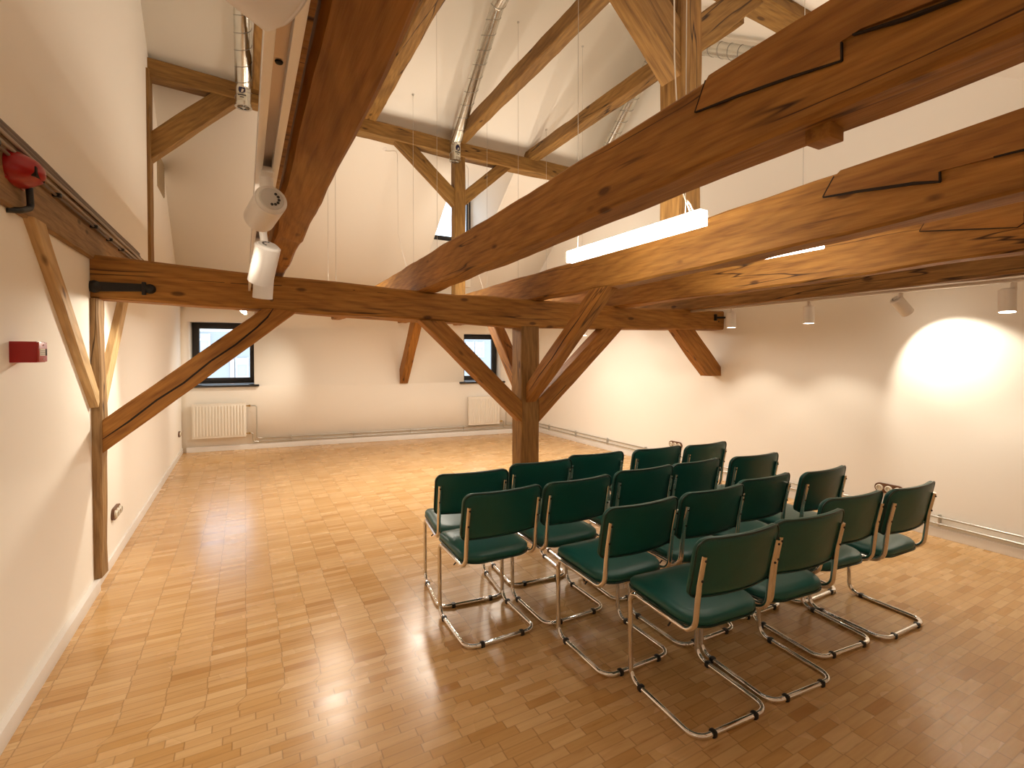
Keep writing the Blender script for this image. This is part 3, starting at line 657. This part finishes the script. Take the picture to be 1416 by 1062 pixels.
def far_bar(x, y0, y1, label, cx=None, dw=20):
    r = bar_lamp(x, y0, y1, label, 2.20)
    dn = bpy.data.lights.new('added_downlight', 'AREA'); dn.shape = 'RECTANGLE'; dn.size = .045; dn.size_y = y1 - y0 - .05; dn.energy = dw * (y1 - y0); dn.color = (1.0, .89, .74)
    do = bpy.data.objects.new('added_downlight', dn); C.objects.link(do); do.location = (x, (y0 + y1) / 2, 2.196)  # added downward light, brightens the far floor and far wall
    if cx:
        y = y1 + .55; zr = roof_n(y); xx = cx
        p = [(xx - .16, y, zr - .02), (xx - .12, y, zr - .015), (xx - .06, y, zr + .0), (xx - .015, y - .02, zr - .0), (xx, y - .05, zr - .05), (xx, y - .06, zr - .2), (xx, y - .07, zr - 1.2), (x + .01, y1 - .1, 2.36), (x, y1 - .1, 2.28)]
        obj('power_cord', MB().tube(p, .0035, 6), 'whitecord', r)
        obj('cord_outlet', MB().lathe((xx - .17, y, zr + .01), (0, -.64, -.77), [(0, .03), (.012, .028), (.016, 0)], 12), 'lampwhite', r)
far_bar(.86, 5.35, 6.10, 'bar lamp behind the cross beam whose paired wires rise beside the heavy reddish beam')
far_bar(2.03, 5.45, 6.60, 'bar lamp behind the cross beam, its cord looping left of the slim roof post', 1.98)
far_bar(3.14, 5.45, 6.60, 'bar lamp behind the cross beam, its cord right of the slim roof post', 3.10)

far_bar(4.17, 5.45, 6.60, 'unseen bar lamp added behind the cross beam to light the right roof bay', None, 5)  # added lamp, lifts the otherwise dark right bay of the roof
# ---------------------------------------------------------------- wall fittings
cp = thing('fire_call_point', (XL, 3.03, 1.583), 'red fire alarm call point box on the left wall', 'fire alarm')
b = MB().box((XL - .004, 2.955, 1.583), (XL + .092, 3.065, 1.678), .004); obj('housing', b, 'red', cp)
xf = XL + .092
obj('front_plate', MB().box((xf - .002, 2.958, 1.586), (xf + .006, 3.062, 1.675), .002), 'redface', cp)
lb = MB(); lb.box((xf + .0055, 2.966, 1.614), (xf + .008, 3.030, 1.646)); lp = obj('press_panel', lb, 'ceram', cp, 'white press panel')
pr = MB()
for z in (1.6205, 1.6285, 1.6365): pr.box((xf + .0075, 2.972, z - .0018), (xf + .0088, 3.024, z + .0018))
obj('marking', pr, 'hole', lp)
obj('recess', MB().box((xf + .0055, 3.036, 1.614), (xf + .0072, 3.056, 1.646)), 'gap', cp)
for z in (1.662, 1.598): obj('screw', MB().lathe((xf + .006, 3.01, z), (1, 0, 0), [(0, .004), (.002, .004), (.002, 0)], 8), 'chrome', cp)

si = thing('fire_siren', (XL, 2.96, 2.375), 'red fire alarm siren on the wall plate at the left edge, black conduit below', 'fire alarm')
b = MB()
prof = [(0, .10), (.02, .10), (.05, .085), (.085, .06), (.10, .03), (.105, 0)]
rings = []
for d, s in prof:
    ring = []
    for k in range(28):
        a = 2 * PI * k / 28; cy, cz = math.cos(a), math.sin(a)
        ring.append(V((XL + .025 + d, 2.955 + s * 1.15 * math.copysign(abs(cy) ** .8, cy), 2.435 + s * .72 * math.copysign(abs(cz) ** .8, cz) + .0)))
    rings.append(ring)
b.loft(rings, smooth=True); obj('housing', b, 'red', si)
obj('sounder_slot', MB().box((XL + .085, 2.89, 2.40), (XL + .118, 3.00, 2.445), .006), 'gap', si)
obj('base_plate', MB().box((XL + .01, 2.86, 2.37), (XL + .03, 3.065, 2.49), .006), 'red', si)
obj('conduit', MB().tube(fillet([(XL + .05, 3.045, 2.385), (XL + .05, 3.06, 2.295), (XL + .036, 2.98, 2.262), (XL + .0, 2.95, 2.255)], .025), .014, 10), 'black', si, 'black conduit')

gv = thing('vent_grille', (XL, 7.55, 3.66), 'tall slotted vent grille high on the left gable wall', 'vent grille')
obj('grille_frame', MB().box((XL, 7.29, 3.66), (XL + .012, 7.82, 4.09), .003), 'grille', gv)
sl_ = MB()
for k in range(14): sl_.box((XL + .010, 7.31, 3.675 + k * .0293), (XL + .018, 7.80, 3.69 + k * .0293))
obj('slat', sl_, 'grille', gv)

def sockets(c, along, out, n, label, pitch=.072, r=.045):
    c, A, O = V(c), V(along).normalized(), V(out).normalized(); Z = V((0, 0, 1))
    root = thing('socket_outlet', c, label, 'socket', 'wooden socket plates low on the walls')
    half = pitch * (n - 1) / 2; o = []
    for k in range(13): a = -PI / 2 + PI * k / 12; o.append(c + A * (half + r * math.cos(a)) + Z * (r * math.sin(a)))
    for k in range(13): a = PI / 2 + PI * k / 12; o.append(c + A * (-half + r * math.cos(a)) + Z * (r * math.sin(a)))
    obj('wooden_plate', MB().prism(o, O * .02), 'oak', root, 'brown wooden back plate')
    for k in range(n):
        p = c + A * (-half + pitch * k) + O * .02
        s = obj('socket', MB().lathe(p, O, [(0, .031), (.012, .030), (.016, .026), (.016, .021), (.006, .019), (.006, 0)], 24), 'ceram', root)
        h = MB()
        for q in (-1, 1): h.lathe(p + A * q * .0095 + O * .006, O, [(0, .003), (.0008, .003), (.0008, 0)], 8)
        h.lathe(p + O * .0162, O, [(0, .021), (.0006, .021), (.0006, .0185), (0, .0185)], 24)
        obj('socket_hole', h, 'hole', s)
sockets((XL, 4.865, .378), (0, 1, 0), (1, 0, 0), 3, 'triple socket on a wooden plate on the left wall just past the wall post')
sockets((XL, 9.16, .375), (0, 1, 0), (1, 0, 0), 2, 'small socket plate on the left wall near the far corner', .05)
sockets((XR, 4.97, .335), (0, -1, 0), (-1, 0, 0), 3, 'triple socket plate on the right wall behind the farther chairs')
sockets((XR, 2.34, .338), (0, -1, 0), (-1, 0, 0), 3, 'triple socket plate on the right wall behind the rightmost chair', .075)

# radiators on the far wall
def radiator(u0, u1, z0, z1, label):
    root = thing('radiator', farp((u0 + u1) / 2, z0, -.06), label, 'radiator', 'white panel radiators')
    ax = (fu, fn, V((0, 0, 1))); k = fu.length
    def bx(mb, a, b, c, d, e, f, bev=.003): mb.obox(farp((a + b) / 2, (c + d) / 2, (e + f) / 2), ax, ((b - a) * k, abs(f - e), d - c), bev)
    p = MB(); bx(p, u0, u1, z0, z1, -.115, -.098, .005); bx(p, u0 + .01, u1 - .01, z0 + .01, z1 - .01, -.055, -.04, .005); obj('panel', p, 'rad', root)
    r = MB(); n = 17
    for i in range(n):
        u = u0 + .03 + (u1 - u0 - .06) * i / (n - 1); bx(r, u - .011, u + .011, z0 + .035, z1 - .035, -.128, -.112, .006)
    obj('rib', r, 'rad', root)
    s = MB(); bx(s, u0, u0 + .006, z0 + .005, z1, -.115, -.04); bx(s, u1 - .006, u1, z0 + .005, z1, -.115, -.04); obj('side_panel', s, 'rad', root)
    g = MB()
    bx(g, u0, u1, z1 - .004, z1 + .004, -.117, -.108, 0); bx(g, u0, u1, z1 - .004, z1 + .004, -.047, -.04, 0)
    for i in range(24): u = u0 + .01 + (u1 - u0 - .02) * i / 23; bx(g, u - .004, u + .004, z1 - .002, z1 + .003, -.112, -.044, 0)
    obj('top_grille', g, 'rad', root)
    w = MB(); bx(w, u0 + .12, u0 + .15, z0 + .1, z1 - .1, -.042, .0); bx(w, u1 - .15, u1 - .12, z0 + .1, z1 - .1, -.042, .0); obj('wall_bracket', w, 'rad', root)
    for zz in (z1 - .05, z0 + .05):
        v = MB(); v.cyl(farp(u1, zz, -.08), farp(u1 + .045, zz, -.08), .010, 10); v.lathe(farp(u1 + .035, zz, -.08), fu, [(0, .010), (0, .016), (.03, .016), (.03, .01)], 12)
        obj('valve', v, 'brass', root)
    du = .155
    up_ = fillet([farp(u1 + .05, z1 - .05, -.08), farp(u1 + du, z1 - .05, -.08), farp(u1 + du, .185, -.05), farp(u1 + du + .08, .185, -.03)], .03)
    lo_ = fillet([farp(u1 + .05, z0 + .05, -.08), farp(u1 + .10, z0 + .05, -.08), farp(u1 + .10, .135, -.05), farp(u1 + .18, .125, -.03)], .03)
    obj('riser_pipe', MB().tube(up_, .0095, 10), 'pipe', root); obj('riser_pipe', MB().tube(lo_, .0095, 10), 'pipe', root)
radiator(.155, .93, .235, .80, 'white panel radiator under the left window')
radiator(4.78, 5.42, .22, .775, 'white panel radiator under the right window, half hidden by the post brace')
def pipes(a, b, out, label, nclip):
    a, b, o = V(a), V(b), V(out).normalized(); root = thing('heating_pipes', (a + b) / 2, label, 'pipe')
    for z in (.185, .125): obj('pipe', MB().cyl(a + V((0, 0, z)) + o * .03, b + V((0, 0, z)) + o * .03, .0095, 10), 'pipe', root)
    for k in range(nclip):
        c = a + (b - a) * ((k + .5) / nclip); t = (b - a).normalized()
        obj('pipe_clip', MB().obox(c + o * .018 + V((0, 0, .155)), (t, o, (0, 0, 1)), (.014, .036, .105), .003), 'pipe', root)
pipes(farp(1.10, 0, 0), farp(6.25, 0, 0), -fn, 'pair of heating pipes along the foot of the far wall', 5)
pipes((XR, -.3, 0), (XR, 8.70, 0), (-1, 0, 0), 'pair of heating pipes along the foot of the right wall', 10)

# ---------------------------------------------------------------- chairs
def rrect(w, d, rf, rb, n=8):
    """rounded rectangle outline (x, y), y from 0 (back) to d (front); rb/rf: back and front corner radii"""
    o = []
    for cx, cy, r, a0 in ((w / 2 - rb, rb, rb, -PI / 2), (w / 2 - rf, d - rf, rf, 0), (-w / 2 + rf, d - rf, rf, PI / 2), (-w / 2 + rb, rb, rb, PI)):
        for k in range(n + 1): a = a0 + PI / 2 * k / n; o.append((cx + r * math.cos(a), cy + r * math.sin(a)))
    full = []
    for i, p in enumerate(o):
        q = o[(i + 1) % len(o)]; full.append(p); L = math.dist(p, q); m_ = int(L / .03)
        for k in range(1, m_): full.append((p[0] + (q[0] - p[0]) * k / m_, p[1] + (q[1] - p[1]) * k / m_))
    return full
def cushion(out, levels, cen, f):
    """levels: (inset, height); f maps (x, y, z) to a point"""
    rings = []
    for ins, z in levels:
        ring = []
        n = len(out)
        for i, (x, y) in enumerate(out):
            x0, y0 = out[i - 1]; x1, y1 = out[(i + 1) % n]; t = V((x1 - x0, y1 - y0, 0))
            if t.length < 1e-9: t = V((1, 0, 0))
            t.normalize(); nx, ny = t.y, -t.x
            ring.append((x - nx * ins, y - ny * ins, z))
        rings.append(ring)
    return rings
def pad(out, levels, cx, cy, shrink, f):
    rings = cushion(out, levels, None, f)
    top = rings[-1]; bot = rings[0]
    for s, dz in shrink: rings.append([(cx + (x - cx) * s, cy + (y - cy) * s, z + dz) for x, y, z in top])
    lo = [[(cx + (x - cx) * s, cy + (y - cy) * s, z) for x, y, z in bot] for s in (.05, .4, .75)]
    rings = lo + rings
    return MB().loft([[f(*p) for p in r] for r in rings], smooth=True)
HW = .2175; TR = .0125
def chair_proto():
    root = thing('cantilever_chair', (0, 0, 0), None, 'chair', 'green cantilever chairs in rows')
    yb, yf, ys = .035, .472, .055
    zs = .445
    P = [(-HW, 0, .80), (-HW, .028, .665), (-HW, ys - .004, zs), (-HW, yf, zs + .004), (-HW, yf - .008, TR), (-HW, yb, TR),
         (HW, yb, TR), (HW, yf - .008, TR), (HW, yf, zs + .004), (HW, ys - .004, zs), (HW, .028, .665), (HW, 0, .80)]
    fr = obj('tube_frame', MB().tube(fillet(P, [.12, .075, .055, .06, .065, .065, .06, .055, .075, .12], 7), TR, 14), 'chrome', root, 'chrome tube frame')
    for y in (.17, .40): obj('cross_stay', MB().cyl((-HW, y, zs - .004), (HW, y, zs - .004), .007, 8), 'chrome', fr)
    for s in (-1, 1):
        obj('glide', MB().obox((s * HW, yf - .085, TR + .0005), ((1, 0, 0), (0, 1, 0), (0, 0, 1)), (.031, .026, .029), .008), 'black', root, 'black plastic glide')
        obj('glide', MB().obox((s * .125, yb, TR + .0005), ((1, 0, 0), (0, 1, 0), (0, 0, 1)), (.026, .031, .029), .008), 'black', root, 'black plastic glide')
    # seat
    out = rrect(.432, .445, .045, .11); zz = zs + .008
    f = lambda x, y, z: V((x, y + .055, zz + z + .010 * (y / .445)))
    st = obj('seat', pad(out, [(.012, 0), (.002, .006), (-.004, .020), (-.003, .034), (.008, .045)], 0, .225, [(.8, .006), (.5, .009), (.2, .010), (.03, .010)], f), 'vinyl', root, 'padded green seat', sharp=60)
    ring = cushion(out, [(-.003, .006)], None, f)[0]
    obj('piping', MB().tube([f(*p) for p in ring], .0042, 6, closed=True), 'piping', st)
    for s in (-1, 1): obj('screw', MB().cyl((s * HW, .19, zs - .012), (s * (HW + .016), .19, zs - .026), .004, 8), 'iron', fr)
    # backrest, bent around the sitter, in front of the tubes
    out = rrect(.485, .265, .05, .03)
    def g(x, y, z):
        yy = z + .62 * (x * x - .0473); zq = y - .13
        c, s = math.cos(.20), math.sin(.20)
        return V((x, yy * c - zq * s + .022, .735 + zq * c + yy * s * .3))
    bk = obj('backrest', pad(out, [(.014, 0), (.003, .004), (-.003, .014), (-.002, .024), (.008, .034)], 0, .13, [(.8, .004), (.5, .007), (.03, .008)], g), 'vinyl', root, 'padded green backrest', sharp=60)
    ring = cushion(out, [(-.001, .003)], None, g)[0]
    obj('piping', MB().tube([g(*p) for p in ring], .0045, 6, closed=True), 'piping', bk)
    for s in (-1, 1):
        for z in (.78, .69): obj('screw', MB().lathe((s * HW, .0 + (.80 - z) * .2 - .012, z), (0, -1, 0), [(0, .006), (.003, .005), (.004, 0)], 8), 'iron', bk)
    return root
def copy_tree(o, parent=None):
    c = o.copy(); C.objects.link(c)
    if parent is not None: c.parent = parent; c.matrix_parent_inverse = o.matrix_parent_inverse.copy()
    for ch in list(o.children): copy_tree(ch, c)
    return c
rows = [('nearest row', [(1.853, 1.342, -4), (2.332, 1.322, -5), (2.868, 1.40, -6), (3.366, 1.338, -2)]),
        ('second row', [(1.780, 1.845, -1), (2.312, 1.842, -2), (2.815, 1.875, -1), (3.345, 1.81, 0)]),
        ('third row', [(1.268, 2.395, -.5), (1.777, 2.383, -.5), (2.328, 2.40, -3), (2.806, 2.386, 0), (3.362, 2.32, -5)]),
        ('farthest row', [(1.282, 2.855, -7), (1.832, 2.898, -5), (2.348, 2.935, -7), (2.925, 2.875, -4), (3.425, 2.815, -1)])]
words = {4: ['leftmost of four', 'second of four from the left', 'third of four from the left', 'rightmost of four'],
         5: ['leftmost of five', 'second of five from the left', 'middle one of five', 'fourth of five from the left', 'rightmost of five']}
proto = chair_proto(); first = True
for rn, lst in rows:
    for k, (x, y, a) in enumerate(lst):
        c = proto if first else copy_tree(proto); first = False
        c.matrix_basis = Matrix.Translation((x, y, 0)) @ Matrix.Rotation(math.radians(a), 4, 'Z')
        c['label'] = 'green chair on chrome tubes, %s, %s' % (words[len(lst)][k], rn)

# ---------------------------------------------------------------- the house across the street
hb = thing('neighbouring_house', (2, 19, -5), 'pale house front across the street, seen through the windows', 'building')
obj('facade', MB().box((-9, 19, -6), (14, 21, 3.05)), 'plaster', hb)
obj('eaves', MB().box((-9, 18.6, 3.05), (14, 21, 3.2)), 'outframe', hb)
obj('brick_pier', MB().box((-.42, 18.95, -6), (-.31, 19.02, 1.45)), 'plaster2', hb)
for x, z, w, h_ in ((-1.2, 1.35, .34, .95), (-.07, .88, .30, .62), (8.35, 1.55, .25, .6), (8.8, 1.55, .3, .6), (10.6, .6, .8, 1.0), (-4, 1.5, 1, 1.3), (4.2, 1.5, 1, 1.3)):
    f = MB()
    for a, b, c, d in ((x - w / 2 - .04, x - w / 2, z - .05, z + h_), (x + w / 2, x + w / 2 + .04, z - .05, z + h_), (x - w / 2, x + w / 2, z - .05, z), (x - w / 2, x + w / 2, z + h_ - .22, z + h_ - .16)): f.box((a, 18.93, c), (b, 19.01, d))
    fo_ = obj('house_window', f, 'outframe', hb); obj('window_glass', MB().box((x - w / 2, 18.97, z), (x + w / 2, 19.01, z + h_ - .22)), 'outglass', fo_)
    obj('shutter_box', MB().box((x - w / 2, 18.96, z + h_ - .16), (x + w / 2, 19.01, z + h_)), 'outblind', fo_)

# ---------------------------------------------------------------- world, camera, view
w = bpy.data.worlds.new('World'); bpy.context.scene.world = w; w.use_nodes = True
bg = w.node_tree.nodes['Background']; bg.inputs[0].default_value = (.80, .90, 1.0, 1); bg.inputs[1].default_value = 3.0

F, HZ, VX, P = 676., 490., 338., math.radians(1.0)
yaw = math.atan((708 - VX) / F); cy = HZ + F * math.tan(P)
cam = bpy.data.cameras.new('Camera'); co = bpy.data.objects.new('Camera', cam); C.objects.link(co)
co.location = (0, 0, H); co.rotation_euler = (PI / 2 - P, 0, -yaw)
cam.sensor_fit = 'HORIZONTAL'; cam.sensor_width = 36; cam.lens = 36 * F / 1416; cam.shift_x = 0; cam.shift_y = (cy - 531) / 1416
cam.clip_start = .03; cam.clip_end = 200
sc = bpy.context.scene; sc.camera = co
sc.view_settings.view_transform = 'Standard'; sc.view_settings.look = 'None'; sc.view_settings.gamma = 1; sc.view_settings.use_curve_mapping = False
sc.view_settings.exposure = 0.53
sc.cycles.use_denoising = True; sc.cycles.max_bounces = 12; sc.cycles.diffuse_bounces = 8; sc.cycles.glossy_bounces = 5
sc.cycles.sample_clamp_indirect = 8
